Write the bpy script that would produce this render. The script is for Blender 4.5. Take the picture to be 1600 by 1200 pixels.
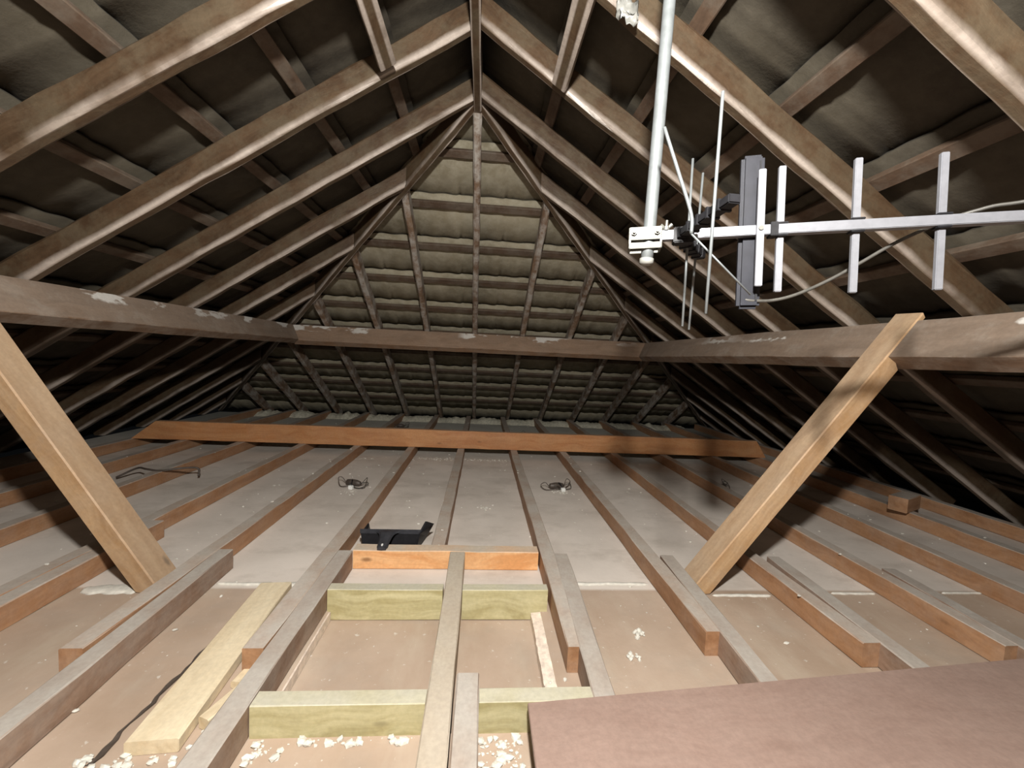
import bpy, bmesh, math, random
from mathutils import Vector, Matrix, noise
random.seed(7)
V = Vector
S = bpy.context.scene
C = S.collection
for o in list(bpy.data.objects):
    bpy.data.objects.remove(o)

# ------------------------------------------------------------------ camera
yaw, pitch, roll, FPX = .0758, -.0651, .0481, 626.3
r0 = V((math.cos(yaw), -math.sin(yaw), 0)); f0 = V((math.sin(yaw), math.cos(yaw), 0)); u0 = V((0, 0, 1))
f1 = f0*math.cos(pitch) + u0*math.sin(pitch); u1 = u0*math.cos(pitch) - f0*math.sin(pitch)
r2 = r0*math.cos(roll) + u1*math.sin(roll); u2 = u1*math.cos(roll) - r0*math.sin(roll)
cam_d = bpy.data.cameras.new('camera'); cam = bpy.data.objects.new('camera', cam_d); C.objects.link(cam)
cam.matrix_world = Matrix(((r2.x, u2.x, -f1.x, 0), (r2.y, u2.y, -f1.y, 0), (r2.z, u2.z, -f1.z, .8803), (0, 0, 0, 1)))
cam_d.sensor_width = 36; cam_d.lens = FPX/1600*36; cam_d.clip_start = .02
S.camera = cam
# ------------------------------------------------------------------ view, world, lights
S.view_settings.view_transform = 'Standard'; S.view_settings.look = 'None'
S.view_settings.gamma = 1; S.view_settings.use_curve_mapping = False
S.view_settings.exposure = 0.34
w = bpy.data.worlds.new('world'); S.world = w; w.use_nodes = True
w.node_tree.nodes['Background'].inputs[0].default_value = (.5, .55, .6, 1)
w.node_tree.nodes['Background'].inputs[1].default_value = .004
def light(name, loc, watts, col, rad):
    d = bpy.data.lights.new(name, 'POINT'); d.energy = watts; d.color = col; d.shadow_soft_size = rad
    o = bpy.data.objects.new(name, d); C.objects.link(o); o.location = loc; return o
light('loft_bulb_light', (.02, -.06, 1.56), 215, (1, .965, .91), .04)      # bare bulb hung from the ridge just above the camera

# ------------------------------------------------------------------ roof geometry (z = 0 on the boards between the joists)
t = .654; TH = math.atan(t); c, sn = math.cos(TH), math.sin(TH)
Wl, Wr, D, ZJ = 3.3893, 3.2261, 5.4566, .0776
XC = (Wr-Wl)/2; HALF = (Wr+Wl)/2; YA = D-HALF; ZA = HALF*t; SMAX = HALF/c
BACK = -3.2
def sl(side, a, s, n):
    if side == 'L': return V((-Wl+s*c-n*sn, a, s*sn+n*c))
    if side == 'R': return V((Wr-s*c+n*sn, a, s*sn+n*c))
    return V((a, D-s*c+n*sn, s*sn+n*c))
UP = {'L': V((c, 0, sn)), 'R': V((-c, 0, sn)), 'H': V((0, -c, sn))}
NO = {'L': V((-sn, 0, c)), 'R': V((sn, 0, c)), 'H': V((0, sn, c))}

# ------------------------------------------------------------------ materials
def nodes(m):
    m.use_nodes = True; nt = m.node_tree; nt.nodes.clear()
    out = nt.nodes.new('ShaderNodeOutputMaterial'); b = nt.nodes.new('ShaderNodeBsdfPrincipled')
    nt.links.new(b.outputs[0], out.inputs[0]); return nt, b
class G:
    def __init__(s, nt): s.nt = nt
    def n(s, t, **k):
        x = s.nt.nodes.new(t)
        for a, v in k.items(): setattr(x, a, v)
        return x
    def l(s, a, b): s.nt.links.new(a, b)
    def noise(s, vec, scale, detail=4, rough=.6):
        x = s.n('ShaderNodeTexNoise'); x.inputs['Scale'].default_value = scale; x.inputs['Detail'].default_value = detail
        x.inputs['Roughness'].default_value = rough; s.l(vec, x.inputs['Vector']); return x.outputs[0]
    def map(s, vec, sc, loc=(0, 0, 0)):
        x = s.n('ShaderNodeMapping'); x.inputs['Scale'].default_value = sc; x.inputs['Location'].default_value = loc
        s.l(vec, x.inputs[0]); return x.outputs[0]
    def rng(s, v, a, b, c0=0., d=1.):
        x = s.n('ShaderNodeMapRange'); s.l(v, x.inputs[0])
        for i, q in enumerate((a, b, c0, d)): x.inputs[i+1].default_value = q
        return x.outputs[0]
    def math(s, op, a, b=0.):
        x = s.n('ShaderNodeMath', operation=op)
        for i, q in enumerate((a, b)):
            if isinstance(q, (int, float)): x.inputs[i].default_value = q
            else: s.l(q, x.inputs[i])
        return x.outputs[0]
    def mix(s, f, a, b, mode='MIX'):
        x = s.n('ShaderNodeMix', data_type='RGBA', blend_type=mode)
        for i, q in ((0, f), (6, a), (7, b)):
            if isinstance(q, (int, float)): x.inputs[i].default_value = q
            elif isinstance(q, tuple): x.inputs[i].default_value = (*q, 1)
            else: s.l(q, x.inputs[i])
        return x.outputs[2]
    def bump(s, b, h, strength=.3, dist=.004):
        x = s.n('ShaderNodeBump'); x.inputs['Strength'].default_value = strength; x.inputs['Distance'].default_value = dist
        s.l(h, x.inputs['Height']); s.l(x.outputs[0], b.inputs['Normal'])
def wood(name, c1, c2, dust=None, dust_up=0., dust_all=0., splash=0., grain=1., rough=.6, knots=.5, axis=0, spec=.4, bump=.35, arris_glint=0.):
    m = bpy.data.materials.new(name); nt, b = nodes(m); g = G(nt)
    tc = g.n('ShaderNodeTexCoord').outputs['Object']
    rnd = g.n('ShaderNodeObjectInfo').outputs['Random']
    off = g.n('ShaderNodeCombineXYZ')
    g.l(g.math('MULTIPLY', rnd, 37.), off.inputs[0]); g.l(g.math('MULTIPLY', rnd, 11.), off.inputs[1]); g.l(g.math('MULTIPLY', rnd, 23.), off.inputs[2])
    ad = g.n('ShaderNodeVectorMath', operation='ADD'); g.l(tc, ad.inputs[0]); g.l(off.outputs[0], ad.inputs[1]); p = ad.outputs[0]
    sc = [26., 26., 26.]; sc[axis] = 1.6
    warp = g.noise(g.map(p, (2.2, 2.2, 2.2)), 1., 2)
    st = g.map(p, tuple(sc))
    wv = g.n('ShaderNodeVectorMath', operation='ADD'); g.l(st, wv.inputs[0])
    sc3 = g.n('ShaderNodeVectorMath', operation='SCALE'); sc3.inputs[3].default_value = 5.
    cm = g.n('ShaderNodeCombineXYZ'); g.l(warp, cm.inputs[(axis+1) % 3]); g.l(warp, cm.inputs[(axis+2) % 3]); g.l(cm.outputs[0], sc3.inputs[0]); g.l(sc3.outputs[0], wv.inputs[1])
    gr = g.noise(wv.outputs[0], 1., 5, .65)
    lines = g.rng(gr, .38, .62)
    col = g.mix(g.math('MULTIPLY', lines, grain), c1, c2)
    # knots
    vo = g.n('ShaderNodeTexVoronoi'); ks = [7., 7., 7.]; ks[axis] = 3.; g.l(g.map(p, tuple(ks)), vo.inputs['Vector']); vo.inputs['Scale'].default_value = 1.
    k = g.rng(vo.outputs['Distance'], .03, .085, 1., 0.)
    col = g.mix(g.math('MULTIPLY', k, knots), col, tuple(x*.35 for x in c1))
    big = g.rng(g.noise(p, 3., 3), .35, .7)
    col = g.mix(g.math('MULTIPLY', big, .35), col, tuple(x*.6 for x in c2))
    col = g.mix(.35, col, g.mix(rnd, (.62, .62, .62), (1., 1., 1.)), 'MULTIPLY')
    rg = None
    if dust:
        nz = g.n('ShaderNodeSeparateXYZ'); g.l(g.n('ShaderNodeNewGeometry').outputs['Normal'], nz.inputs[0])
        up = g.rng(nz.outputs[2], .35, .8)
        dn = g.rng(g.noise(p, 9., 5), .3, .62)
        d1 = g.math('MULTIPLY', up, g.math('MULTIPLY', g.rng(dn, 0, 1, .6, 1.), dust_up))
        d2 = g.math('MULTIPLY', g.rng(g.noise(g.map(p, (1.5, 1.5, 1.5)), 6., 6, .7), .42, .6), dust_all)
        dd = g.math('MAXIMUM', d1, d2)
        col = g.mix(dd, col, dust)
    if splash:
        sz = g.n('ShaderNodeSeparateXYZ'); g.l(tc, sz.inputs[0])
        sp = g.math('MULTIPLY', g.rng(g.noise(g.map(p, (3., 7., 7.)), 1.4, 6, .55), .535, .565), g.rng(g.math('ADD', sz.outputs[2], g.math('MULTIPLY', g.noise(p, 20., 3), .05)), .125, .14))
        hi = g.rng(g.noise(g.map(p, (1.2, 1.2, 1.2)), 1., 1), .42, .5)
        col = g.mix(g.math('MULTIPLY', g.math('MULTIPLY', sp, hi), splash), col, (.62, .60, .56))
    if arris_glint:  # pale highlight on the lower arris, painted into the timber colour
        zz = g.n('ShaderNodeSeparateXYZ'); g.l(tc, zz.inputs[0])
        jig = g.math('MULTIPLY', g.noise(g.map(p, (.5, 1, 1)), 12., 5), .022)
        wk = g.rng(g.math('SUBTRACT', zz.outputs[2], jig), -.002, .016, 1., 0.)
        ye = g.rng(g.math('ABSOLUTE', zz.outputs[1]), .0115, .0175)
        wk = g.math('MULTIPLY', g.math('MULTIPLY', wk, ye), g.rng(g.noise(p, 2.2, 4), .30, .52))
        col = g.mix(g.math('MULTIPLY', wk, arris_glint), col, (.36, .31, .27))
    fine = g.noise(p, 90., 3)
    col = g.mix(.3, col, g.mix(g.rng(fine, .35, .65), (.72, .72, .72), (1.1, 1.1, 1.1)), 'MULTIPLY')
    g.l(col, b.inputs['Base Color'])
    b.inputs['Roughness'].default_value = rough
    b.inputs['Specular IOR Level'].default_value = spec
    g.bump(b, g.math('ADD', g.math('MULTIPLY', gr, .6), g.math('MULTIPLY', g.noise(p, 40., 5), .5)), bump, .004)
    return m
M = {}
DUST = (.44, .405, .36)
M['rafter'] = wood('aged_rafter_timber', (.052, .03, .016), (.088, .054, .03), (.092, .072, .046), .5, .6, .12, rough=.42, spec=.5, bump=.7, arris_glint=1.)
M['hip_rafter'] = wood('dusty_rafter_timber', (.13, .075, .045), (.21, .14, .09), (.36, .34, .31), .8, .9, .35, rough=.6, bump=.7)
M['purlin'] = wood('stained_purlin_timber', (.17, .105, .065), (.25, .165, .11), (.33, .29, .245), .95, .55, 1., rough=.6, bump=.4)
M['purlin_end'] = wood('brown_purlin_timber', (.20, .115, .065), (.29, .18, .11), (.34, .29, .24), .7, .3, .9, rough=.6, bump=.4)
M['joist'] = wood('joist_timber', (.31, .155, .075), (.42, .23, .12), DUST, .95, .12, rough=.6, knots=.4)
M['near_joist'] = wood('dull_joist_timber', (.22, .13, .085), (.33, .22, .155), (.40, .37, .33), .95, .25, rough=.65, knots=.4)
M['binder'] = wood('orange_binder_timber', (.50, .21, .08), (.60, .30, .13), (.5, .38, .28), .5, .08, rough=.5, knots=.7)
M['strut'] = wood('strut_timber', (.42, .25, .12), (.55, .37, .21), (.40, .35, .30), .75, .15, rough=.55, knots=.9)
M['trimmer'] = wood('orange_trimmer_timber', (.62, .29, .11), (.78, .46, .23), (.47, .43, .36), .9, 0., rough=.6, knots=.9)
M['noggin'] = wood('green_tinted_timber', (.38, .33, .16), (.56, .51, .30), (.44, .42, .35), .85, 0., rough=.6, knots=.8)
M['batten_new'] = wood('dusty_pale_batten', (.36, .27, .18), (.46, .37, .26), (.43, .38, .31), .9, .3, rough=.7, knots=.4)
M['cream'] = wood('cream_plank', (.62, .49, .31), (.74, .63, .44), (.6, .53, .40), .3, 0., rough=.6, knots=.6)
M['batten'] = wood('roof_batten_timber', (.06, .036, .022), (.095, .06, .038), (.12, .10, .078), .3, .6, rough=.7)
M['ply'] = wood('reddish_plywood', (.23, .145, .115), (.31, .215, .175), (.34, .25, .21), .5, .35, rough=.55, knots=.12, grain=.6)
def plain(name, col, rough=.5, metal=0., var=.15, scale=30., bump=.1, spec=.5):
    m = bpy.data.materials.new(name); nt, b = nodes(m); g = G(nt)
    p = g.n('ShaderNodeTexCoord').outputs['Object']
    n = g.noise(p, scale, 5)
    g.l(g.mix(g.rng(n, .3, .7), tuple(x*(1-var) for x in col), tuple(min(1, x*(1+var)) for x in col)), b.inputs['Base Color'])
    b.inputs['Roughness'].default_value = rough; b.inputs['Metallic'].default_value = metal; b.inputs['Specular IOR Level'].default_value = spec
    g.bump(b, n, bump, .002); return m
M['alu'] = plain('aluminium', (.19, .195, .215), .5, .35, .08, 60)
M['galv'] = plain('galvanised_steel', (.165, .18, .185), .5, .35, .15, 40)
M['zinc'] = plain('zinc_plated_steel', (.13, .13, .115), .5, .3, .12, 60)
M['black'] = plain('black_plastic', (.011, .011, .013), .5, 0, .3, 60, .2, .25)
M['radome'] = plain('dark_grey_plastic', (.014, .015, .021), .45, 0, .2, 40, spec=.3)
M['handle'] = plain('dusty_black_plastic', (.035, .036, .042), .45, 0, .3, 40, .2, .4)
M['cable'] = plain('grey_cable', (.06, .057, .05), .5, 0, .25, 50)
M['darkcable'] = plain('brown_cable', (.07, .055, .045), .5, 0, .3, 50)
M['white'] = plain('white_plastic', (.75, .76, .74), .4, 0, .1, 40)
M['mortar'] = plain('pale_mortar', (.66, .64, .52), .9, 0, .3, 40, .6)
M['plaster'] = plain('white_plaster', (.58, .56, .50), .9, 0, .15, 60, .5)
M['cut'] = plain('cut_plasterboard_edge', (.66, .56, .47), .9, 0, .25, 45, .5)
M['foil'] = plain('clear_grey_polythene', (.2, .2, .185), .35, 0, .3, 20, .5)
M['brick'] = plain('brown_brickwork', (.22, .15, .11), .9, 0, .3, 8, .4)
# tile: one material, coloured as a shaded side copy and a lit end copy
for key, ca, cb, cc in (('tile', (.03, .024, .015), (.052, .043, .027), (.075, .065, .047)), ('tile_end_lit', (.15, .13, .085), (.27, .24, .17), (.37, .35, .28))):
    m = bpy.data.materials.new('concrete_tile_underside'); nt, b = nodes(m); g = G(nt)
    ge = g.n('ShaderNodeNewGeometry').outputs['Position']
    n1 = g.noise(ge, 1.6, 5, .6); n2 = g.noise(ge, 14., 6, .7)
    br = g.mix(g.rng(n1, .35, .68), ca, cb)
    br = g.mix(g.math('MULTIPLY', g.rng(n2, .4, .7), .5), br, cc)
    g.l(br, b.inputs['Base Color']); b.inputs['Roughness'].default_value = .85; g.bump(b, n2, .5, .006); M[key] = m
# plasterboard between joists: near boards clean tan, far boards under grey dust, with missing light added to their colour
m = bpy.data.materials.new('ceiling_board'); nt, b = nodes(m); g = G(nt)
ge = g.n('ShaderNodeNewGeometry').outputs['Position']; sp = g.n('ShaderNodeSeparateXYZ'); g.l(ge, sp.inputs[0])
n1 = g.noise(ge, 2.2, 6, .6); n2 = g.noise(g.map(ge, (9., 3., 1.)), 1., 5); n3 = g.noise(ge, 55., 4)
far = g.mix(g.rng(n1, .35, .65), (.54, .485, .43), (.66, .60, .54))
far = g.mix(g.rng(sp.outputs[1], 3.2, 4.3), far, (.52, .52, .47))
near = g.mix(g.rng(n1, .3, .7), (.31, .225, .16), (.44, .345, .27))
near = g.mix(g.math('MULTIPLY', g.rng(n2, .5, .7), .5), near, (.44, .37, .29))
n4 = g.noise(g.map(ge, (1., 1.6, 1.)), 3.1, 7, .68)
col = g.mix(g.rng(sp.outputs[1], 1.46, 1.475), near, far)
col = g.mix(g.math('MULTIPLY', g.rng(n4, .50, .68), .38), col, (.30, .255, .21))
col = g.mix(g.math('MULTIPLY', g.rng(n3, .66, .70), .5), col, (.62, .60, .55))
g.l(col, b.inputs['Base Color']); b.inputs['Roughness'].default_value = .85; g.bump(b, n3, .25, .003); M['board'] = m

# ------------------------------------------------------------------ mesh helpers
def tag(o, label=None, cat=None, group=None, kind=None):
    for k, v in (('label', label), ('category', cat), ('group', group), ('kind', kind)):
        if v: o[k] = v
    return o
def fin(name, bm, mat, parent=None, mw=None, smooth=False):
    bmesh.ops.recalc_face_normals(bm, faces=bm.faces)
    me = bpy.data.meshes.new(name); bm.to_mesh(me); bm.free(); me.materials.append(mat)
    if smooth:
        for p in me.polygons: p.use_smooth = True
    o = bpy.data.objects.new(name, me); C.objects.link(o)
    if parent: o.parent = parent
    if mw is not None: o.matrix_basis = mw
    return o
def empty(name, loc, label, cat, group=None):
    o = bpy.data.objects.new(name, None); o.location = loc; o.empty_display_size = .05; C.objects.link(o)
    return tag(o, label, cat, group)
def frame(o, x, z):
    x = x.normalized(); y = z.cross(x).normalized(); z = x.cross(y)
    return Matrix(((x.x, y.x, z.x, o.x), (x.y, y.y, z.y, o.y), (x.z, y.z, z.z, o.z), (0, 0, 0, 1)))
def beam(name, o, xd, zd, L, W, H, mat, cuts=(), rough=.0015, seg=.12, yc=True, parent=None, bev=.003, seed=None):
    """timber: local x = length, y = width (centred), z = depth; ends trimmed by world planes (co, no)"""
    mw = frame(V(o), V(xd), V(zd)); n = max(1, int(L/seg)); bm = bmesh.new()
    y0 = -W/2 if yc else 0; q = bev
    prof = [(y0+q, 0), (y0+W-q, 0), (y0+W, q), (y0+W, H-q), (y0+W-q, H), (y0+q, H), (y0, H-q), (y0, q)]
    sd = random.random()*100 if seed is None else seed
    rings = []
    for i in range(n+1):
        x = L*i/n; r = []
        for j, (y, z) in enumerate(prof):
            k = j//2
            d = noise.noise_vector(V((x*6+sd, k*3.1, sd)))*rough*2 + noise.noise_vector(V((x*1.1+sd, 9, sd)))*rough*1.5
            r.append(bm.verts.new((x, y+d.y, z+d.z)))
        rings.append(r)
    for i in range(n):
        for j in range(8):
            k = (j+1) % 8; bm.faces.new((rings[i][j], rings[i][k], rings[i+1][k], rings[i+1][j]))
    bm.faces.new(rings[0]); bm.faces.new(rings[-1][::-1])
    inv = mw.inverted()
    for co, no in cuts:
        a = inv @ V(co); b_ = inv.to_3x3() @ V(no)
        res = bmesh.ops.bisect_plane(bm, geom=bm.verts[:]+bm.edges[:]+bm.faces[:], plane_co=a, plane_no=b_, clear_outer=True)
        ed = [e for e in res['geom_cut'] if isinstance(e, bmesh.types.BMEdge)]
        if ed: bmesh.ops.holes_fill(bm, edges=ed)
    return fin(name, bm, mat, parent, mw)
def box(bm, x0, x1, y0, y1, z0, z1, bev=0, mw=None):
    r = bmesh.ops.create_cube(bm, size=1)
    vs = r['verts']
    for v in vs: v.co = V(((x0+x1)/2+v.co.x*(x1-x0), (y0+y1)/2+v.co.y*(y1-y0), (z0+z1)/2+v.co.z*(z1-z0)))
    if bev:
        es = list({e for v in vs for e in v.link_edges})
        rr = bmesh.ops.bevel(bm, geom=es, offset=bev, segments=2, affect='EDGES'); vs = rr['verts']
        vs = list({v for f in rr['faces'] for v in f.verts} | set(v for v in vs if v.is_valid))
    if mw is not None:
        for v in vs: v.co = mw @ v.co
    return vs
def tube(bm, pts, rad, seg=10, closed_ends=True):
    pts = [V(p) for p in pts]; rings = []; N = None
    for i, p in enumerate(pts):
        d = (pts[min(i+1, len(pts)-1)]-pts[max(i-1, 0)]).normalized()
        if N is None: N = d.orthogonal().normalized()
        N = (N-d*N.dot(d)).normalized(); B = d.cross(N); rr = rad[i] if isinstance(rad, (list, tuple)) else rad
        rings.append([bm.verts.new(p+(N*math.cos(a)+B*math.sin(a))*rr) for a in (2*math.pi*k/seg for k in range(seg))])
    for a, b_ in zip(rings, rings[1:]):
        for j in range(seg): k = (j+1) % seg; bm.faces.new((a[j], a[k], b_[k], b_[j]))
    bm.faces.new(rings[0][::-1]); bm.faces.new(rings[-1])
def spline(P, n=8):
    P = [V(p) for p in P]; P = [P[0]*2-P[1]]+P+[P[-1]*2-P[-2]]; out = []
    for i in range(1, len(P)-2):
        for k in range(n):
            q = k/n; a, b_, c_, d = P[i-1:i+3]
            out.append(.5*((2*b_)+(c_-a)*q+(2*a-5*b_+4*c_-d)*q*q+(3*b_-a-3*c_+d)*q**3))
    return out+[P[-2]]
def lump(bm, loc, size, sub=1, rough=.35):
    r = bmesh.ops.create_icosphere(bm, subdivisions=sub, radius=1); s = random.random()*99
    for v in r['verts']:
        k = 1+rough*noise.noise(v.co*1.7+V((s, s, s)))*2
        v.co = V((loc[0]+v.co.x*size[0]*k, loc[1]+v.co.y*size[1]*k, loc[2]+v.co.z*size[2]*k))
ORD = ['first', 'second', 'third', 'fourth', 'fifth', 'sixth', 'seventh', 'eighth', 'ninth', 'tenth', 'eleventh', 'twelfth', 'thirteenth', 'fourteenth']

# ------------------------------------------------------------------ setting: boards, tile coverings, rear gable
bm = bmesh.new()
HX0, HX1, HY0, HY1 = -.478, .235, .885, 1.372      # opening over the hatch panel
xs = [-3.38, HX0, HX1, 3.22]; ys = [BACK, HY0, HY1, 5.44]
for i in range(3):
    for j in range(3):
        if i == 1 and j == 1: continue
        box(bm, xs[i], xs[i+1], ys[j], ys[j+1], -.0125, 0)
bmesh.ops.remove_doubles(bm, verts=bm.verts, dist=1e-5)
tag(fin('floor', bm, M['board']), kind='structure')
bm = bmesh.new(); box(bm, HX0-.1, HX1+.1, HY0-.1, HY1+.1, -.044, -.032)
tag(fin('hatch_panel', bm, M['board']), 'smooth tan board lying low inside the timber frame between the green noggins', 'panel')
def covering(side, a0, a1):
    bm = bmesh.new(); SP = .36; i = -9
    while True:
        i += 1; sh = 2.935+SP*i+(.03 if side == 'H' else 0); st_ = sh-SP-.06
        if st_ > SMAX+.1: break
        n = int((a1-a0)/.0193); R = []
        top = min(sh, SMAX+.14)
        for (s, nn) in ((st_, .158), (st_+(top-st_)*.5, .158-(.028*.5*(top-st_)/(SP+.06))), (top, .158-.028*(top-st_)/(SP+.06))):
            row = []
            for k in range(n+1):
                a = a0+(a1-a0)*k/n; ph = (a % .154)/.154
                h = .0042*math.cos(2*math.pi*ph)
                jt = .007 if (k % 16) == 0 else 0
                row.append(bm.verts.new(sl(side, a, s+.004*noise.noise(V((a*9, i, 0))), nn+h+jt)))
            R.append(row)
        # thickness: upper copy
        T = [[bm.verts.new(v.co+NO[side]*.013) for v in row] for row in R]
        for q in range(2):
            for k in range(n):
                bm.faces.new((R[q][k], R[q][k+1], R[q+1][k+1], R[q+1][k])); bm.faces.new((T[q][k], T[q+1][k], T[q+1][k+1], T[q][k+1]))
        for k in range(n):
            bm.faces.new((R[2][k], R[2][k+1], T[2][k+1], T[2][k])); bm.faces.new((R[0][k], T[0][k], T[0][k+1], R[0][k+1]))
    G_ = lambda: bm.verts[:]+bm.edges[:]+bm.faces[:]
    if side == 'L': cut = [((-Wl, D, 0), (1, 1, 0)), ((XC, 0, 0), (1, 0, 0))]
    elif side == 'R': cut = [((Wr, D, 0), (-1, 1, 0)), ((XC, 0, 0), (-1, 0, 0))]
    else: cut = [((-Wl, D, 0), (-1, -1, 0)), ((Wr, D, 0), (1, -1, 0))]
    for co, no in cut: bmesh.ops.bisect_plane(bm, geom=G_(), plane_co=co, plane_no=no, clear_outer=True)
    return bm
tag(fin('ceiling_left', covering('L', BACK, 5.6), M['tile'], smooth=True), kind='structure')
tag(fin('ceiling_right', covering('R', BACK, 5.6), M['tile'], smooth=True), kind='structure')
tag(fin('ceiling_end', covering('H', -3.6, 3.45), M['tile_end_lit'], smooth=True), kind='structure')
bm = bmesh.new()
vs = [bm.verts.new(p) for p in ((-3.45, BACK, -.05), (3.3, BACK, -.05), (XC+.02, BACK, ZA+.2), (XC-.02, BACK, ZA+.2))]
f = bm.faces.new(vs); r = bmesh.ops.extrude_face_region(bm, geom=[f])
for v in r['geom']:
    if isinstance(v, bmesh.types.BMVert): v.co.y -= .1
tag(fin('wall_back', bm, M['brick']), kind='structure')

# ------------------------------------------------------------------ roof battens
for side, word in (('L', 'left'), ('R', 'right'), ('H', 'end')):
    k = 0
    for i in range(2, -9, -1):
        s = 2.935+.36*i+(.03 if side == 'H' else 0)-.062
        if s < .05: continue
        run = s*c-.1*sn
        if side == 'L': a, b_ = BACK+.02, D-run; o, xd = sl('L', a, s-.025, .1), V((0, 1, 0))
        elif side == 'R': a, b_ = BACK+.02, D-run; o, xd = sl('R', a, s-.025, .1), V((0, 1, 0))
        else: a, b_ = -Wl+run, Wr-run; o, xd = sl('H', a, s-.025, .1), V((1, 0, 0))
        # beam() centres width on y; here width lies up the slope
        mid = o+UP[side]*.025
        ln = b_-a
        if ln < .1: continue
        beam('roof_batten', mid, xd, NO[side], ln, .05, .024, M['batten'], rough=.0008, seg=.3)
        ob = bpy.context.scene.collection.objects[-1]
        where = {'L': 'left roof slope', 'R': 'right roof slope', 'H': 'end roof slope'}[side]
        tag(ob, f'brown tile batten across the {where}, {ORD[k]} from the top', 'batten', 'tile battens under the roof tiles'); k += 1

# ------------------------------------------------------------------ rafters
sr = .4376; yL, yR = 1.6792, 1.6432
def rafter(side, a, mat, label, group, smax, cuts):
    o = sl(side, a, -.06, 0); cuts = list(cuts)+[((0, 0, .002), (0, 0, -1))]
    ob = beam('rafter', o, UP[side], NO[side], smax+.06, .045, .098, mat, cuts=cuts, rough=.0028, seg=.09, bev=.009)
    return tag(ob, label, 'rafter', group)
for side, base, word in (('L', yL, 'left'), ('R', yR, 'right')):
    for i in range(-11, 9):
        y = base+i*sr
        if y < BACK+.1 or y > D-.15: continue
        if i <= 1:
            cuts = [((XC + (-.02 if side == 'L' else .02), 0, 0), (1 if side == 'L' else -1, 0, 0))]
            sm = SMAX+.05
            lab = f'long brown rafter on the {word} slope, ' + ('meeting the ridge end at the hip apex' if i == 1 else f'{ORD[-i]} one nearer the camera than the apex rafter')
        else:
            off = .03
            cuts = [((-Wl, D, 0), (1, 1, 0))] if side == 'L' else [((Wr, D, 0), (-1, 1, 0))]
            cuts = [(V(cuts[0][0])-V(cuts[0][1]).normalized()*off, cuts[0][1])]
            sm = SMAX
            lab = f'jack rafter on the {word} slope, {ORD[i-2]} beyond the apex rafter, butting the hip'
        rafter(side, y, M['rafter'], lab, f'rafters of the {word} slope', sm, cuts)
x0 = -.1309
OFF = {-6: 0, -5: -.0325, -4: -.0339, -3: .0102, -2: .0102, -1: .0119, 0: -.0177, 1: -.0215, 2: -.0307, 3: -.0217, 4: -.0176, 5: .0026, 6: .02, 7: 0}
for k in range(-7, 8):
    x = x0+k*.45+.0507
    if abs(x-XC) > HALF-.25: continue
    if k == 0: cuts = [((0, YA+.02, 0), (0, -1, 0))]; lab = 'central end rafter rising to the apex in the middle of the end slope'
    else:
        s_ = 1 if k > 0 else -1
        co = V((Wr, D, 0)) if k > 0 else V((-Wl, D, 0)); no = V((s_, -1, 0)).normalized()
        cuts = [(co-no*.03, no)]
        lab = f'dusty end-slope jack rafter, {ORD[abs(k)-1]} to the {"right" if k > 0 else "left"} of the central one'
    rafter('H', x, M['hip_rafter'], lab, 'rafters of the end slope', SMAX+.1, cuts)
# hips
for sgn, word in ((-1, 'left'), (1, 'right')):
    a = V((-Wl if sgn < 0 else Wr, D, 0)); b_ = V((XC, YA, ZA)); d = b_-a
    nrm = V((d.x, d.y, 0)).normalized(); z = V((0, 0, 1)); z = (z-d.normalized()*z.dot(d.normalized())).normalized()
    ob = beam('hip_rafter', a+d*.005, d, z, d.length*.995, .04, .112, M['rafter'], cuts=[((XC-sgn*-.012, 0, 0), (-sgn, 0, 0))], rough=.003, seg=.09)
    tag(ob, f'{word} hip rafter slanting from the apex to the far {word} corner', 'rafter', 'hip rafters')
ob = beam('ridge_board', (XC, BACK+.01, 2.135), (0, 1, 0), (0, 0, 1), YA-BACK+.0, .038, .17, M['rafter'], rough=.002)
tag(ob, 'thin ridge board running overhead from the camera to the apex', 'ridge board')
for x, word in ((-.393, 'left'), (.245, 'right')):
    s_ = 'L' if x < 0 else 'R'
    run = (x+Wl) if x < 0 else (Wr-x)
    z = run*t
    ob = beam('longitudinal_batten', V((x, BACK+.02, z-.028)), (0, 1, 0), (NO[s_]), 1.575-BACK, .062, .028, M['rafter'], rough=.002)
    tag(ob, f'rough narrow board nailed under the rafters just {word} of the ridge', 'board', 'boards under the rafters beside the ridge')

# ------------------------------------------------------------------ purlins
for side, lab, A, W_, o_, L_, cuts in (
    ('L', 'grey-brown purlin with white splashes along the left slope', .16, .07, V((-1.724, BACK+.02, 1.089)), 3.80-BACK, [((-1.724, 3.79, 0), (1, 1, 0))]),
    ('R', 'grey-brown purlin with white splashes along the right slope, carried by the right strut', .165, .08, V((1.56, BACK+.02, 1.089)), 3.80-BACK, [((1.56, 3.79, 0), (-1, 1, 0))]),
    ('H', 'reddish brown purlin crossing the end slope between the two side purlins', .17, .07, V((-1.9, 3.79, 1.09)), 3.6, [((-1.724, 3.79, 0), (-1, -1, 0)), ((1.56, 3.79, 0), (1, -1, 0))])):
    xd = V((1, 0, 0)) if side == 'H' else V((0, 1, 0))
    o = o_ - UP[side]*(W_/2) - NO[side]*A
    ob = beam('purlin', o, xd, NO[side], L_, W_, A-.001, M['purlin_end'] if side == 'H' else M['purlin'], cuts=cuts, rough=.002, seg=.15)
    tag(ob, lab, 'purlin', 'purlins')

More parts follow.
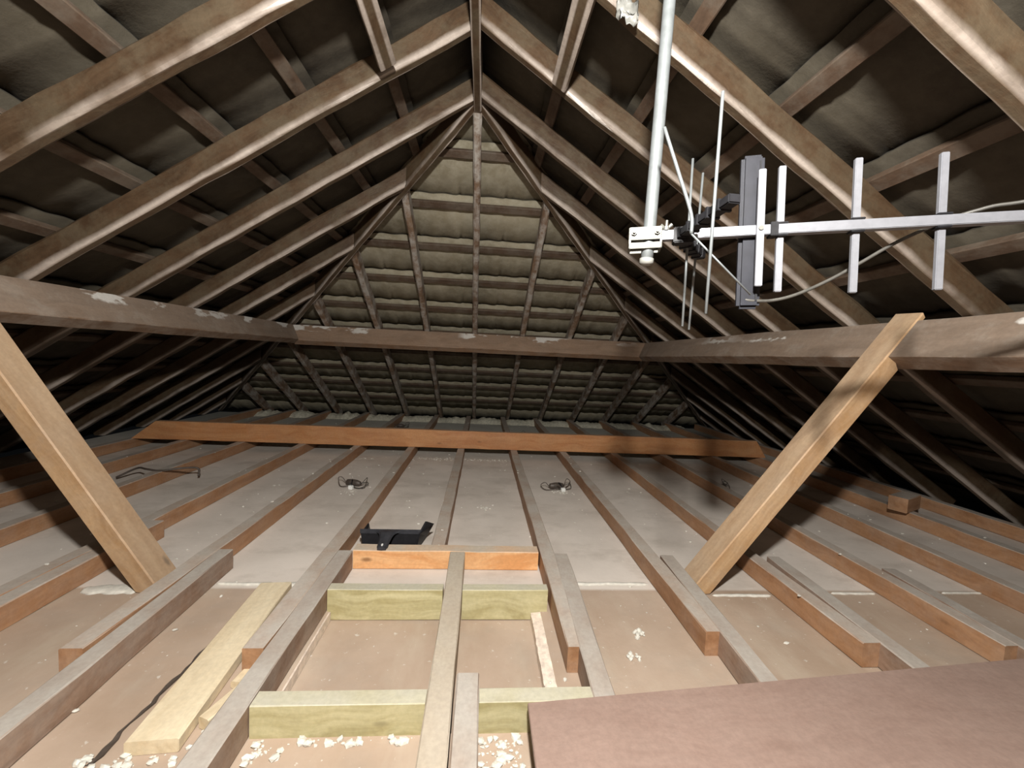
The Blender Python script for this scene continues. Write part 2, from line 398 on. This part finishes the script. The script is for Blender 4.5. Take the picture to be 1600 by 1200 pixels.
# ------------------------------------------------------------------ struts with a notched head under each purlin
def strut(foot, head, sgn, tongue, label):
    foot = V(foot); head = V(head); d = (head-foot); L = d.length; d.normalize()
    yv = V((0, 1, 0)); yv = (yv-d*yv.dot(d)).normalized(); wv = yv.cross(d)*(1)
    if wv.x*sgn > 0: wv = -wv
    if wv.z < 0 : wv = -wv
    Wd = .072; pr = [(0, 0), (L, 0), (L+.03, Wd-.022), (L+.03+tongue, Wd-.022), (L+.03+tongue+.01, Wd), (-.055 if sgn > 0 else -.06, Wd)]
    mw = Matrix(((d.x, yv.x, wv.x, foot.x), (d.y, yv.y, wv.y, foot.y), (d.z, yv.z, wv.z, foot.z), (0, 0, 0, 1)))
    bm = bmesh.new(); f = bm.faces.new([bm.verts.new((a, 0, b_)) for a, b_ in pr])
    r = bmesh.ops.extrude_face_region(bm, geom=[f])
    for v in r['geom']:
        if isinstance(v, bmesh.types.BMVert): v.co.y += .105
    bmesh.ops.bevel(bm, geom=bm.edges[:], offset=.004, segments=1, affect='EDGES')
    return tag(fin('strut', bm, M['strut'], None, mw), label, 'strut', 'raking struts')
strut((.918, 1.434, .003), (1.52, 1.361, .903), 1, .17, 'bright raking strut propping the right purlin, foot beside a joist')
strut((-1.169, 1.431, .003), (-1.715, 1.39, .91), -1, .17, 'bright raking strut with dark knots at the left edge, propping the left purlin')

# ------------------------------------------------------------------ ceiling joists
def joist(name, xa, ya, xb, yb, mat, label, group, z1=ZJ, z0=.0008, cat='joist'):
    """xa/xb = (left, right) at the near end ya and the far end yb"""
    W = (xa[1]-xa[0]+xb[1]-xb[0])/2; a = V(((xa[0]+xa[1])/2, ya, z0)); b_ = V(((xb[0]+xb[1])/2, yb, z0))
    ob = beam(name, a, b_-a, (0, 0, 1), (b_-a).length, W, z1-z0, mat, rough=.0015, seg=.12)
    return tag(ob, label, cat, group)
for k in range(-6, 8):
    cx = x0+OFF[k]+k*.45
    l, r_ = (cx-.0235, cx+.0345) if k > 0 else (cx-.0345, cx+.0235)
    ya = {-6: BACK+.05, -5: BACK+.05, -4: 1.0, -3: 1.03, -2: 1.065, -1: 1.063, 0: 1.664, 1: 1.06, 2: 1.12, 3: 1.066, 4: 1.053}.get(k, .3)
    if k == 0: lab = 'far central ceiling joist running away from the orange trimmer'
    else: lab = f'orange-brown ceiling joist running to the far eave, {ORD[abs(k)-1]} to the {"right" if k > 0 else "left"} of the central joist'
    joist('ceiling_joist', (l, r_), ya, (l, r_), 5.36, M['joist'], lab, 'far ceiling joists', z1=ZJ+random.uniform(-.0008, .0008))
near = {-4: ((-1.90, -1.845), (-1.93, -1.875), 1.62), -3: ((-1.44, -1.385), (-1.447, -1.392), 1.86), -2: ((-.975, -.92), (-.996, -.943), 1.6), -1: ((-.544, -.487), (-.544, -.487), 1.601),
        1: ((.30, .353), (.329, .385), 1.595), 2: ((.745, .80), (.785, .84), 1.59), 3: ((1.22, 1.275), (1.26, 1.315), 1.59), 4: ((1.66, 1.715), (1.70, 1.755), 1.5)}
for k, (xa, xb, yb) in near.items():
    # xa was measured at about y = .9; carry the line back past the camera
    sl_ = (xa[0]-xb[0])/(yb-.9); e = sl_*(yb-BACK-.05)
    xa2 = (xb[0]+e, xb[1]+e)
    joist('ceiling_joist', xa2, BACK+.05, xb, yb, M['joist'] if k < -2 else M['near_joist'],
          f'dull near ceiling joist lapping the right side of the {ORD[abs(k)-1]} far joist {"right" if k > 0 else "left"} of centre', 'near ceiling joists', z1=ZJ+.002)
# hatch framing
ob = beam('trimmer', (-.486, 1.631, .001), (1, 0, 0), (0, 0, 1), .752, .058, ZJ-.0, M['trimmer'], rough=.001)
tag(ob, 'bright orange trimmer timber across the joists in front of the black dustpan', 'trimmer')
joist('centre_batten', (-.094, -.036), -.2, (-.1, -.037), 1.601, M['batten_new'], 'pale narrow timber running from the bottom edge to the orange trimmer', None, z1=ZJ+.001, z0=-.03, cat='timber')
joist('short_timber', (-.0305, .0245), -.2, (-.031, .0245), .962, M['near_joist'], 'short dusty grey timber alongside the pale centre timber at the bottom edge', None, z1=ZJ+.006, z0=-.03, cat='timber')
for (xa, xb, ya, yb, lab) in ((-.485, -.102, 1.333, 1.372, 'green-tinted noggin left of the pale centre timber, nearer the orange trimmer'),
                              (-.035, .262, 1.333, 1.372, 'green-tinted noggin right of the pale centre timber, nearer the orange trimmer'),
                              (-.485, -.098, .882, .924, 'green-tinted noggin left of the pale centre timber, at the bottom of the view'),
                              (.026, .30, .882, .924, 'green-tinted noggin partly beneath the plywood board')):
    ob = beam('noggin', (xa, (ya+yb)/2, -.03), (1, 0, 0), (0, 0, 1), xb-xa, yb-ya, ZJ+.03, M['noggin'], rough=.0006, bev=.002)
    tag(ob, lab, 'noggin', 'green-tinted noggins')
# binder
ob = beam('binder', (-2.82, 3.462, ZJ+.001), (1, 0, 0), (0, 0, 1), 5.44, .05, .152, M['binder'], rough=.0015,
          cuts=[((-2.82, 0, .08), (-.15, 0, .19)), ((2.62, 0, .08), (.15, 0, .10))])
tag(ob, 'long orange-brown binder laid on edge across all the far joists', 'binder')
# block on the far right joist
ob = beam('timber_block', (2.50, 2.16, ZJ+.001), (.9, .42, 0), (0, 0, 1), .2, .09, .085, M['joist'])
tag(ob, 'short brown timber block standing on an outer joist at the far right', 'block')
# plywood
bm = bmesh.new()
P = [(.136, .858), (2.3, 1.037), (2.3, -.3), (.13, -.3)]
lo = [bm.verts.new((x, y, ZJ+.008)) for x, y in P]; hi = [bm.verts.new((x, y, ZJ+.021)) for x, y in P]
bm.faces.new(lo[::-1]); bm.faces.new(hi)
for i in range(4): bm.faces.new((lo[i], lo[(i+1) % 4], hi[(i+1) % 4], hi[i]))
bmesh.ops.bevel(bm, geom=bm.edges[:], offset=.002, segments=1, affect='EDGES')
tag(fin('plywood_board', bm, M['ply']), 'reddish plywood board laid over the joists in the bottom right corner', 'board')
# cream plank and offcuts in the left bay
ob = beam('plank', (-.668, .852, .001), (-.04, .60, 0), (0, 0, 1), .60, .105, .032, M['cream'], rough=.0008)
tag(ob, 'cream new timber plank lying flat in the bay left of the green noggins', 'plank')
for x, y, z, a, L_, W_, H_, lab in ((-.597, .905, .001, 1.2, .10, .03, .03, 'short cream offcut beside the near end of the cream plank'),
                             (-.592, 1.02, .001, 1.4, .09, .035, .02, 'short cream offcut tucked under the end of a joist beside the cream plank')):
    ob = beam('offcut', (x, y, z), (math.cos(a), math.sin(a), 0), (0, 0, 1), L_, W_, H_, M['cream'])
    tag(ob, lab, 'offcut', 'wood offcuts')
# the dark gap beside the plank: torn board edge strip
bm = bmesh.new(); random.seed(3)
L1 = []; n = 30
for i in range(n+1):
    q = i/n; y = .83+.56*q; x = -.775+.024*q+.003*math.sin(q*31)+.002*math.sin(q*77)
    wd = .004+.003*noise.noise(V((q*9, 0, 0)))
    L1.append((bm.verts.new((x-wd, y, .0012)), bm.verts.new((x+wd*.6, y, .0012)), bm.verts.new((x+wd*2.2, y, .0042))))
for a, b_ in zip(L1, L1[1:]):
    for j in range(2): bm.faces.new((a[j], a[j+1], b_[j+1], b_[j]))
o = fin('board_gap', bm, M['darkcable']); tag(o, 'ragged dark gap in the board running alongside the cream plank', 'gap')
# pale cut edges of board beside the hatch opening
for x_0, x_1, lab in ((HX0-.004, HX0+.006, 'thin cream cut board edge at the foot of the left hatch joist'), (.205, .238, 'torn pinkish board edge inside the right hatch joist')):
    bm = bmesh.new(); n = 24; R = []
    for i in range(n+1):
        y = .928+(1.33-.928)*i/n; j0 = .003*noise.noise(V((i*.9, x_0*9, 0)))
        R.append([bm.verts.new((x_0+j0, y, -.03)), bm.verts.new((x_0+j0, y, -.002)), bm.verts.new((x_1+j0*.5, y, .0015)), bm.verts.new((x_1, y, -.03))])
    for a, b_ in zip(R, R[1:]):
        for j in range(4): k = (j+1) % 4; bm.faces.new((a[j], a[k], b_[k], b_[j]))
    bm.faces.new(R[0]); bm.faces.new(R[-1][::-1])
    tag(fin('board_edge', bm, M['cut']), lab, 'board edge', 'cut board edges beside the hatch')

# ------------------------------------------------------------------ plaster ridges where the boards change
for x_a, x_b, y, w_, lab in ((-.94, -.61, 1.492, .012, 'cream plaster ridge across the bay left of the hatch framing'),
                         (.40, .70, 1.505, .010, 'cream plaster ridge across the bay right of the hatch framing'),
                         (.925, 1.165, 1.43, .008, 'white line of plaster across the bay at the foot of the right strut'),
                         (1.43, 1.62, 1.446, .007, 'white line of plaster across the bay, second right of the strut foot'),
                         (1.92, 2.10, 1.452, .006, 'white line of plaster in the outermost right bay'),
                         (-1.36, -1.17, 1.455, .03, 'white plaster smear left of the left strut foot')):
    bm = bmesh.new(); n = 40; R = []
    for i in range(n+1):
        x = x_a+(x_b-x_a)*i/n; e = min(1, min(i, n-i)/2+.2); j0 = w_*.5*noise.noise(V((x*30, y, 0))); j1 = w_*.6*noise.noise(V((x*22, y, 5)))
        R.append([bm.verts.new((x, y-w_*e+j0, -.002)), bm.verts.new((x, y-w_*.4*e+j0, .005*e+.001)), bm.verts.new((x, y+w_*.5*e+j1, .005*e+.001)), bm.verts.new((x, y+w_*e+j1, -.002))])
    for a, b_ in zip(R, R[1:]):
        for j in range(4): k = (j+1) % 4; bm.faces.new((a[j], a[k], b_[k], b_[j]))
    bm.faces.new(R[0]); bm.faces.new(R[-1][::-1])
    tag(fin('plaster_ridge', bm, M['plaster'], smooth=True), lab, 'plaster', 'plaster ridges between boards')
# white blobs
def blob(pts, lab):
    bm = bmesh.new()
    for (x, y) in pts:
        for q in range(14):
            a = random.random()*6.28; rr = random.random()**.7*.022
            lump(bm, (x+math.cos(a)*rr, y+math.sin(a)*rr, .004), (random.uniform(.003, .009),)*2+(random.uniform(.003, .007),), 1)
    tag(fin('plaster_blob', bm, M['plaster']), lab, 'plaster', 'white plaster blobs')
blob([(.541, 1.214)], 'ragged white plaster blob on the near board right of the hatch, the farther of two')
blob([(.487, 1.117)], 'ragged white plaster blob on the near board right of the hatch, the nearer of two')

# ------------------------------------------------------------------ eave mortar and loose crumbs
bm = bmesh.new()
n = 300
rows = []
for i in range(n+1):
    x = -2.95+5.75*i/n; h = .045+.03*noise.noise(V((x*5, 0, 0)))+.02*noise.noise(V((x*17, 3, 0))); e = .03*noise.noise(V((x*8, 7, 0)))
    row = []
    for j in range(9):
        q = j/8; y = 5.17+e+.20*q; z = .002+h*math.sin(min(1, q*1.3)*math.pi/2)*(1+.3*noise.noise(V((x*30, y*30, 0))))
        row.append(bm.verts.new((x, y, z)))
    rows.append(row)
for a, b_ in zip(rows, rows[1:]):
    for j in range(8): bm.faces.new((a[j], a[j+1], b_[j+1], b_[j]))
tag(fin('eave_mortar', bm, M['mortar'], smooth=True), 'crumbly pale mortar filling heaped along the far eave between the rafter feet', 'mortar', kind='stuff')
bm = bmesh.new(); random.seed(11)
def clear(x, y):
    for k in range(-6, 8):
        if abs(x-(x0+OFF[k]+k*.45)) < .035: return False
    return True
for q in range(900):
    y = random.uniform(.8, 5.1); x = random.uniform(-2.8, 2.7)
    if y < 1.6 and (-.62 < x < .42 or x > .1 and y < 1.1): continue
    s_ = random.choice((.0018, .0025, .0035, .006))
    z = s_*.5 if clear(x, y) else ZJ+s_*.5
    lump(bm, (x, y, z), (s_*random.uniform(.8, 1.6), s_, s_*.6), 1)
for (xc_, yc_, n, sx, sy) in ((-.35, 3.36, 80, .17, .035), (.09, 3.36, 80, .2, .03), (.78, 2.6, 20, .04, .04), (.05, 2.28, 14, .03, .03), (-.95, 3.3, 20, .12, .02), (.56, 2.58, 40, .06, .03), (-.78, 2.5, 16, .04, .04), (.29, 2.2, 50, .012, .5)):
    for q in range(n):
        s_ = random.uniform(.002, .007)
        lump(bm, (xc_+random.gauss(0, sx*.6), yc_+random.gauss(0, sy*.6), .002), (s_, s_, s_*.6), 1)
tag(fin('mortar_crumbs', bm, M['plaster']), 'pale mortar crumbs scattered over the boards and joists', 'crumbs', kind='stuff')
bm = bmesh.new(); random.seed(5)
for (xa, xb, ya, yb, n, z) in ((-.47, -.40, .835, .86, 26, .0), (-.46, -.12, .862, .876, 34, .0), (.03, .125, .80, .87, 70, .0), (-.47, -.45, .78, .86, 14, 0), (-.80, -.60, .82, .85, 40, 0), (-.60, -.57, .86, 1.04, 26, 0), (-.47, .2, 1.598, 1.596, 0, 0), (.2, .33, .93, 1.05, 10, 0)):
    for q in range(n):
        s_ = random.choice((.0015, .002, .003, .004, .007, .0095)); n = n
        lump(bm, (random.uniform(xa, xb), random.uniform(ya, yb), z+s_*.4), (s_*random.uniform(.8, 1.5), s_, s_*.7), 1)
tag(fin('plaster_chips', bm, M['plaster']), 'white plaster chips gathered at the feet of the hatch framing timbers', 'chips', kind='stuff')

# ------------------------------------------------------------------ dustpan
root = empty('dustpan', (-.40, 1.75, .002), 'black plastic dustpan dropped behind the orange trimmer, handle over it', 'dustpan')
def part(name, bm, mat, smooth=False):
    o = fin(name, bm, mat, root, Matrix.Translation(-root.location), smooth); return o
def slab(bm, pts, off):
    a = [bm.verts.new(p) for p in pts]; b_ = [bm.verts.new(V(p)+V(off)) for p in pts]
    bm.faces.new(a[::-1]); bm.faces.new(b_)
    for i in range(len(pts)): k = (i+1) % len(pts); bm.faces.new((a[i], a[k], b_[k], b_[i]))
XL, XR, YB = -.496, -.25, 1.745
bm = bmesh.new(); slab(bm, [(XL+.015, YB-.01, .008), (XR-.015, YB-.01, .008), (XR, YB, .088), (XL, YB, .088)], (0, .004, 0)); part('back_wall', bm, M['black'])
bm = bmesh.new(); slab(bm, [(XL+.015, YB-.008, .006), (XR-.015, YB-.008, .006), (XR+.01, YB+.17, .004), (XL-.002, YB+.17, .004)], (0, 0, .004)); part('pan', bm, M['black'])
bm = bmesh.new(); slab(bm, [(XL+.012, YB-.006, .008), (XL-.002, YB, .086), (XL+.012, YB+.06, .105), (XL-.004, YB+.16, .01)], (.005, 0, 0)); part('side_wall', bm, M['black'])
bm = bmesh.new(); slab(bm, [(XR-.015, YB-.006, .008), (XR, YB, .086), (XR+.022, YB+.05, .122), (XR+.05, YB+.09, .095), (XR+.03, YB+.13, .05), (XR+.012, YB+.14, .01)], (.008, 0, 0)); part('side_wall', bm, M['black'])
bm = bmesh.new(); slab(bm, [(XL-.004, YB-.004, .086), (XR+.004, YB-.004, .086), (XR+.012, YB+.016, .094), (XL-.01, YB+.016, .094)], (0, 0, .004)); part('rim', bm, M['handle'])
bm = bmesh.new()
pts = spline([(-.378, YB+.004, .094), (-.379, YB-.03, .100), (-.376, YB-.09, .096), (-.374, YB-.145, .088)], 6)
R = []
for i, p in enumerate(pts):
    q = i/(len(pts)-1); hw = .045*(1-q)**3+.0195+.003*q
    if q > .93: hw *= .8
    R.append([bm.verts.new(p+V((a*hw, 0, h))) for a, h in ((-1, -.004), (-.75, .004), (0, .007), (.75, .004), (1, -.004), (0, -.006))])
for a, b_ in zip(R, R[1:]):
    for j in range(6): k = (j+1) % 6; bm.faces.new((a[j], a[k], b_[k], b_[j]))
bm.faces.new(R[0]); bm.faces.new(R[-1][::-1])
h = part('handle', bm, M['handle'], False)
bm = bmesh.new(); bmesh.ops.create_cone(bm, cap_ends=True, segments=16, radius1=.005, radius2=.005, depth=.003)
o = fin('hanging_hole', bm, M['white'], h, Matrix.Translation((-.3745, YB-.130, .0975)) @ Matrix.Diagonal((.8, 1.6, 1, 1)))

# ------------------------------------------------------------------ downlight transformers and loose wires
def wiring(loc, label, ang, white=True, size=1.):
    global root
    root = empty('light_transformer', loc, label, 'transformer', 'downlight transformers on the boards')
    def add(name, bm, mat, sm=True): return fin(name, bm, mat, root, Matrix.Rotation(ang, 4, 'Z'), sm)
    bm = bmesh.new()
    L = .11*size; tube(bm, [(-L/2, 0, .022), (-L*.42, 0, .023), (-L*.1, 0, .024), (L*.2, 0, .024), (L*.42, 0, .022), (L/2, 0, .02)], [.006, .017, .021, .02, .015, .005], 12)
    add('body', bm, M['darkcable'])
    for k in range(3):
        bm = bmesh.new(); s_ = 1 if k != 1 else -1
        ru = random.uniform; tube(bm, spline([(s_*L/2, 0, .02), (s_*(L/2+.03), .02*(k-1), .04+.01*k), (s_*(L/2+ru(.04, .07)), ru(-.03, .03), ru(.015, .05)), (s_*(L/2+ru(0, .05)), ru(-.05, -.02), .01), (s_*(L/2-ru(.02, .07)), ru(-.05, -.03), ru(.006, .03)), (ru(-.03, .03), ru(-.05, .05), .035)], 6), .0024, 8)
        add('cable', bm, M['darkcable'] if k else M['cable'])
    if white:
        bm = bmesh.new(); box(bm, -.012+.02, .016+.02, -.072, -.05, .001, .026, .003); add('connector', bm, M['white'], False)
        bm = bmesh.new(); tube(bm, spline([(.02, -.055, .02), (.015, -.04, .04), (.005, -.02, .05)], 5), .0035, 8); add('clip', bm, M['black'])
wiring((-.80, 2.62, 0), 'dark transformer with white connector and loose wires on the boards left of centre', -.3)
wiring((.54, 2.66, 0), 'dark transformer with looped wires on the boards right of centre', .25)
wiring((-.93, 4.75, 0), 'small cluster of wires on the boards behind the binder', .2, False, .8)
wiring((.56, 4.45, 0), 'thin wires on the boards behind the binder, right of centre', 2.4, False, .6)
wiring((1.77, 2.72, 0), 'dusty tangle of wires on the boards behind the right strut', .9, False, .8)
bm = bmesh.new(); tube(bm, spline([(-2.24, 2.62, .02), (-2.15, 2.66, .07), (-2.05, 2.6, .085), (-1.95, 2.58, .082), (-1.87, 2.62, .088), (-1.80, 2.68, .075), (-1.78, 2.66, .03)], 6), .006, 8)
tag(fin('loose_cable', bm, M['darkcable'], smooth=True), 'dark loose cable draped over a joist on the left of the loft', 'cable')

# ------------------------------------------------------------------ television aerial
root = empty('television_aerial', (.341, .85, 1.12), 'silver television aerial on a pole with rod elements on a long square boom', 'aerial')
def apart(name, bm, mat, parent=None, sm=False):
    if parent: return fin(name, bm, mat, parent, Matrix.Identity(4), sm)
    return fin(name, bm, mat, root, Matrix.Translation(-root.location), sm)
bm = bmesh.new(); tube(bm, [(.3385, .846, 1.10), (.3405, .848, 1.131), (.372, .895, 1.80), (.380, .905, 1.92)], .0128, 24); apart('mast', bm, M['galv'], sm=True)
bm = bmesh.new(); tube(bm, [(.338, .846, 1.090), (.338, .846, 1.094), (.3385, .846, 1.104)], [.008, .0145, .0145], 20); apart('end_cap', bm, M['foil'], sm=True)
BO = V((.305, .859, 1.149)); BE = V((.952, .658, 1.1725)); bd = (BE-BO).normalized()
BE2 = BO+bd*1.05
up = (V((.0865, .0, .995))); up = (up-bd*up.dot(bd)).normalized(); sd_ = bd.cross(up).normalized()
def BP(s, a=0, u=0): return BO+bd*s+sd_*a+up*u     # along boom, towards/away camera (sd_), up
def bframe(s): o = BP(s); return Matrix(((bd.x, sd_.x, up.x, o.x), (bd.y, sd_.y, up.y, o.y), (bd.z, sd_.z, up.z, o.z), (0, 0, 0, 1)))
fr = -1 if sd_.y > 0 else 1
if sd_.y > 0: near_ = -1
else: near_ = 1
bm = bmesh.new(); box(bm, .045, 1.05, -.0095, .0095, -.0095, .0095, .0012, bframe(0)); apart('boom', bm, M['alu'])
# mast clamp
bm = bmesh.new()
box(bm, -.004, .062, near_*.016-.002, near_*.016+.002, -.010, .016, .001, bframe(0))
box(bm, -.004, .062, near_*.016-.002, near_*.016+.002, -.028, -.016, .001, bframe(0))
box(bm, -.004, .0, -.02, .018, -.028, .016, .001, bframe(0))
box(bm, .058, .062, -.02, .018, -.028, .016, .001, bframe(0))
box(bm, -.004, .062, -near_*.02-.002, -near_*.02+.002, -.028, .016, .001, bframe(0))
cl = apart('clamp', bm, M['zinc'])
for s_, nm in ((.006, 'bolt'), (.052, 'bolt')):
    bm = bmesh.new(); a = BP(s_, near_*-.025, .004); b_ = BP(s_, near_*.028, .004); tube(bm, [a, b_], .0028, 8)
    tube(bm, [BP(s_, near_*.018, .004), BP(s_, near_*.023, .004)], .006, 6)
    o = fin(nm, bm, M['zinc'], cl)
bm = bmesh.new(); a = BP(.07, near_*.006, .0); tube(bm, [a, BP(.072, near_*.006, .030)], .0028, 8)
tube(bm, [BP(.071, near_*.006, .010), BP(.071, near_*.006, .017)], .006, 8)
for q in (-1, 1): tube(bm, [BP(.071+q*.004, near_*.006, .015), BP(.071+q*.011, near_*.006, .021)], [.003, .004], 8)
fin('wing_nut', bm, M['zinc'], cl)
# directors
dirs = [(.2855, .125, .122, 'director'), (.4145, .128, .127, 'director'), (.5495, .125, .125, 'director'), (.80, .124, .124, 'director')]
tilt = bd*.0
for s_, a, b_, nm in dirs:
    bm = bmesh.new()
    for z0, z1 in ((.013, a), (-b_, -.013)):
        box(bm, -.0062, .0062, -.0045, .0045, z0, z1, .0012, bframe(s_) @ Matrix.Translation((0, near_*-.002, 0)))
    box(bm, -.003, .003, -.003, .003, -.014, .014, 0, bframe(s_))
    d_ = apart(nm, bm, M['alu'])
    bm = bmesh.new()
    for q in (-1, 1): box(bm, -.011, .011, -.010, .010, q*.0115-.002, q*.0115+.002, .001, bframe(s_))
    fin('clip', bm, M['black'], d_)
# dipole housing
bm = bmesh.new(); DP = bframe(.236) @ Matrix.Translation((0, -near_*.016, .002)); box(bm, -.0215, .0215, -.010, .010, -.155, .155, .0065, DP)
dp = apart('dipole_housing', bm, M['radome'])
bm = bmesh.new(); box(bm, -.0015+.012, .0015+.012, near_*.0105-.001, near_*.0105+.001, -.14, .14, 0, DP); fin('housing_rib', bm, M['black'], dp)
bm = bmesh.new(); box(bm, -.0065, .0065, -.004, .004, -.113, .115, .0012, bframe(.245) @ Matrix.Translation((0, near_*.0145, 0)))
dr = apart('front_element', bm, M['alu'])
bm = bmesh.new(); tube(bm, [BP(.245, near_*.017), BP(.245, near_*.021)], .0045, 10); fin('rivet', bm, M['zinc'], dr)
bm = bmesh.new(); box(bm, .010, .024, -.012, .012, -.0135, .0135, .001, bframe(.255)); apart('boom_clip', bm, M['black'])
# reflector: black arms towards and away from the camera carrying rods
def arm(a, b_, w_, h_):
    a, b_ = V(a), V(b_); bm = bmesh.new(); L = (b_-a).length
    mw = frame(a, b_-a, V((0, 0, 1)))
    box(bm, 0, L, -w_/2, w_/2, -h_/2, h_/2, .002, mw)
    for q in range(5):
        s_ = L*(.1+.18*q); box(bm, s_, s_+.006, -w_/2-.002, w_/2+.002, -h_/2-.002, h_/2+.002, 0, mw)
    return apart('reflector_bracket', bm, M['black'])
arm((.400, .835, 1.152), (.405, .655, 1.162), .022, .016)
arm((.400, .835, 1.150), (.500, .925, 1.140), .022, .018)
bm = bmesh.new(); box(bm, .085, .125, -.013, .013, -.018, .014, .002, bframe(0)); apart('reflector_hub', bm, M['black'])
for a, b_ in (((.376, .666, 1.335), (.363, .642, .968)), ((.437, .873, 1.331), (.428, .846, .966)), ((.492, .929, 1.330), (.473, .903, .965)),
              ):
    bm = bmesh.new(); tube(bm, [a, b_], .0027, 8); apart('reflector_rod', bm, M['galv'], sm=True)
bm = bmesh.new(); tube(bm, spline([(.320, .758, 1.323), (.345, .733, 1.225), (.362, .714, 1.153), (.364, .712, 1.118)], 5), .0032, 8); tube(bm, [(.364, .712, 1.118), (.474, .696, 1.014)], .0018, 8)
o = apart('reflector_rod', bm, M['galv'], sm=True); o['label'] = 'bent reflector rod'
bm = bmesh.new(); tube(bm, spline([(.530, .795, 1.022), (.544, .79, 1.020), (.581, .785, 1.022), (.625, .778, 1.035), (.688, .775, 1.066), (.74, .765, 1.10), (.792, .752, 1.137), (.829, .738, 1.16), (.878, .722, 1.185), (.901, .70, 1.194), (.93, .675, 1.199), (1.0, .62, 1.19), (1.15, .55, 1.1)], 6), .0034, 10)
tag(fin('coaxial_cable', bm, M['cable'], smooth=True), 'thin grey coaxial cable drooping from the aerial and crossing behind its boom', 'cable')
bm = bmesh.new(); random.seed(2)
# scrap of polythene on a rafter beside the mast top
n = 9; g_ = [[bm.verts.new(V((0.330+.07*i/n, 1.163+.02*noise.noise(V((i*.8, j*.7, 1))), 1.841+.07*j/n-.02*i/n+.02*noise.noise(V((i*.6, j*.9, 4)))))) for j in range(n)] for i in range(n)]
for i in range(n-1):
    for j in range(n-1): bm.faces.new((g_[i][j], g_[i+1][j], g_[i+1][j+1], g_[i][j+1]))
o = fin('plastic_scrap', bm, M['foil'], smooth=True); md = o.modifiers.new('t', 'SOLIDIFY'); md.thickness = .002
tag(o, 'crumpled pale plastic scrap caught on a rafter left of the aerial pole top', 'scrap')
# bulb fitting that carries the loft light, out of view above the camera
root = empty('ceiling_lamp', (.02, -.06, 1.62), 'bare bulb in a white holder hanging from the ridge above the camera', 'lamp')
bm = bmesh.new(); tube(bm, [(0, 0, .0), (0, 0, .05)], .018, 16); fin('lamp_holder', bm, M['white'], root)
bm = bmesh.new(); tube(bm, [(0, 0, .05), (-.03, 0, .2), (-.10, 0, .54)], .003, 8); fin('flex', bm, M['white'], root)
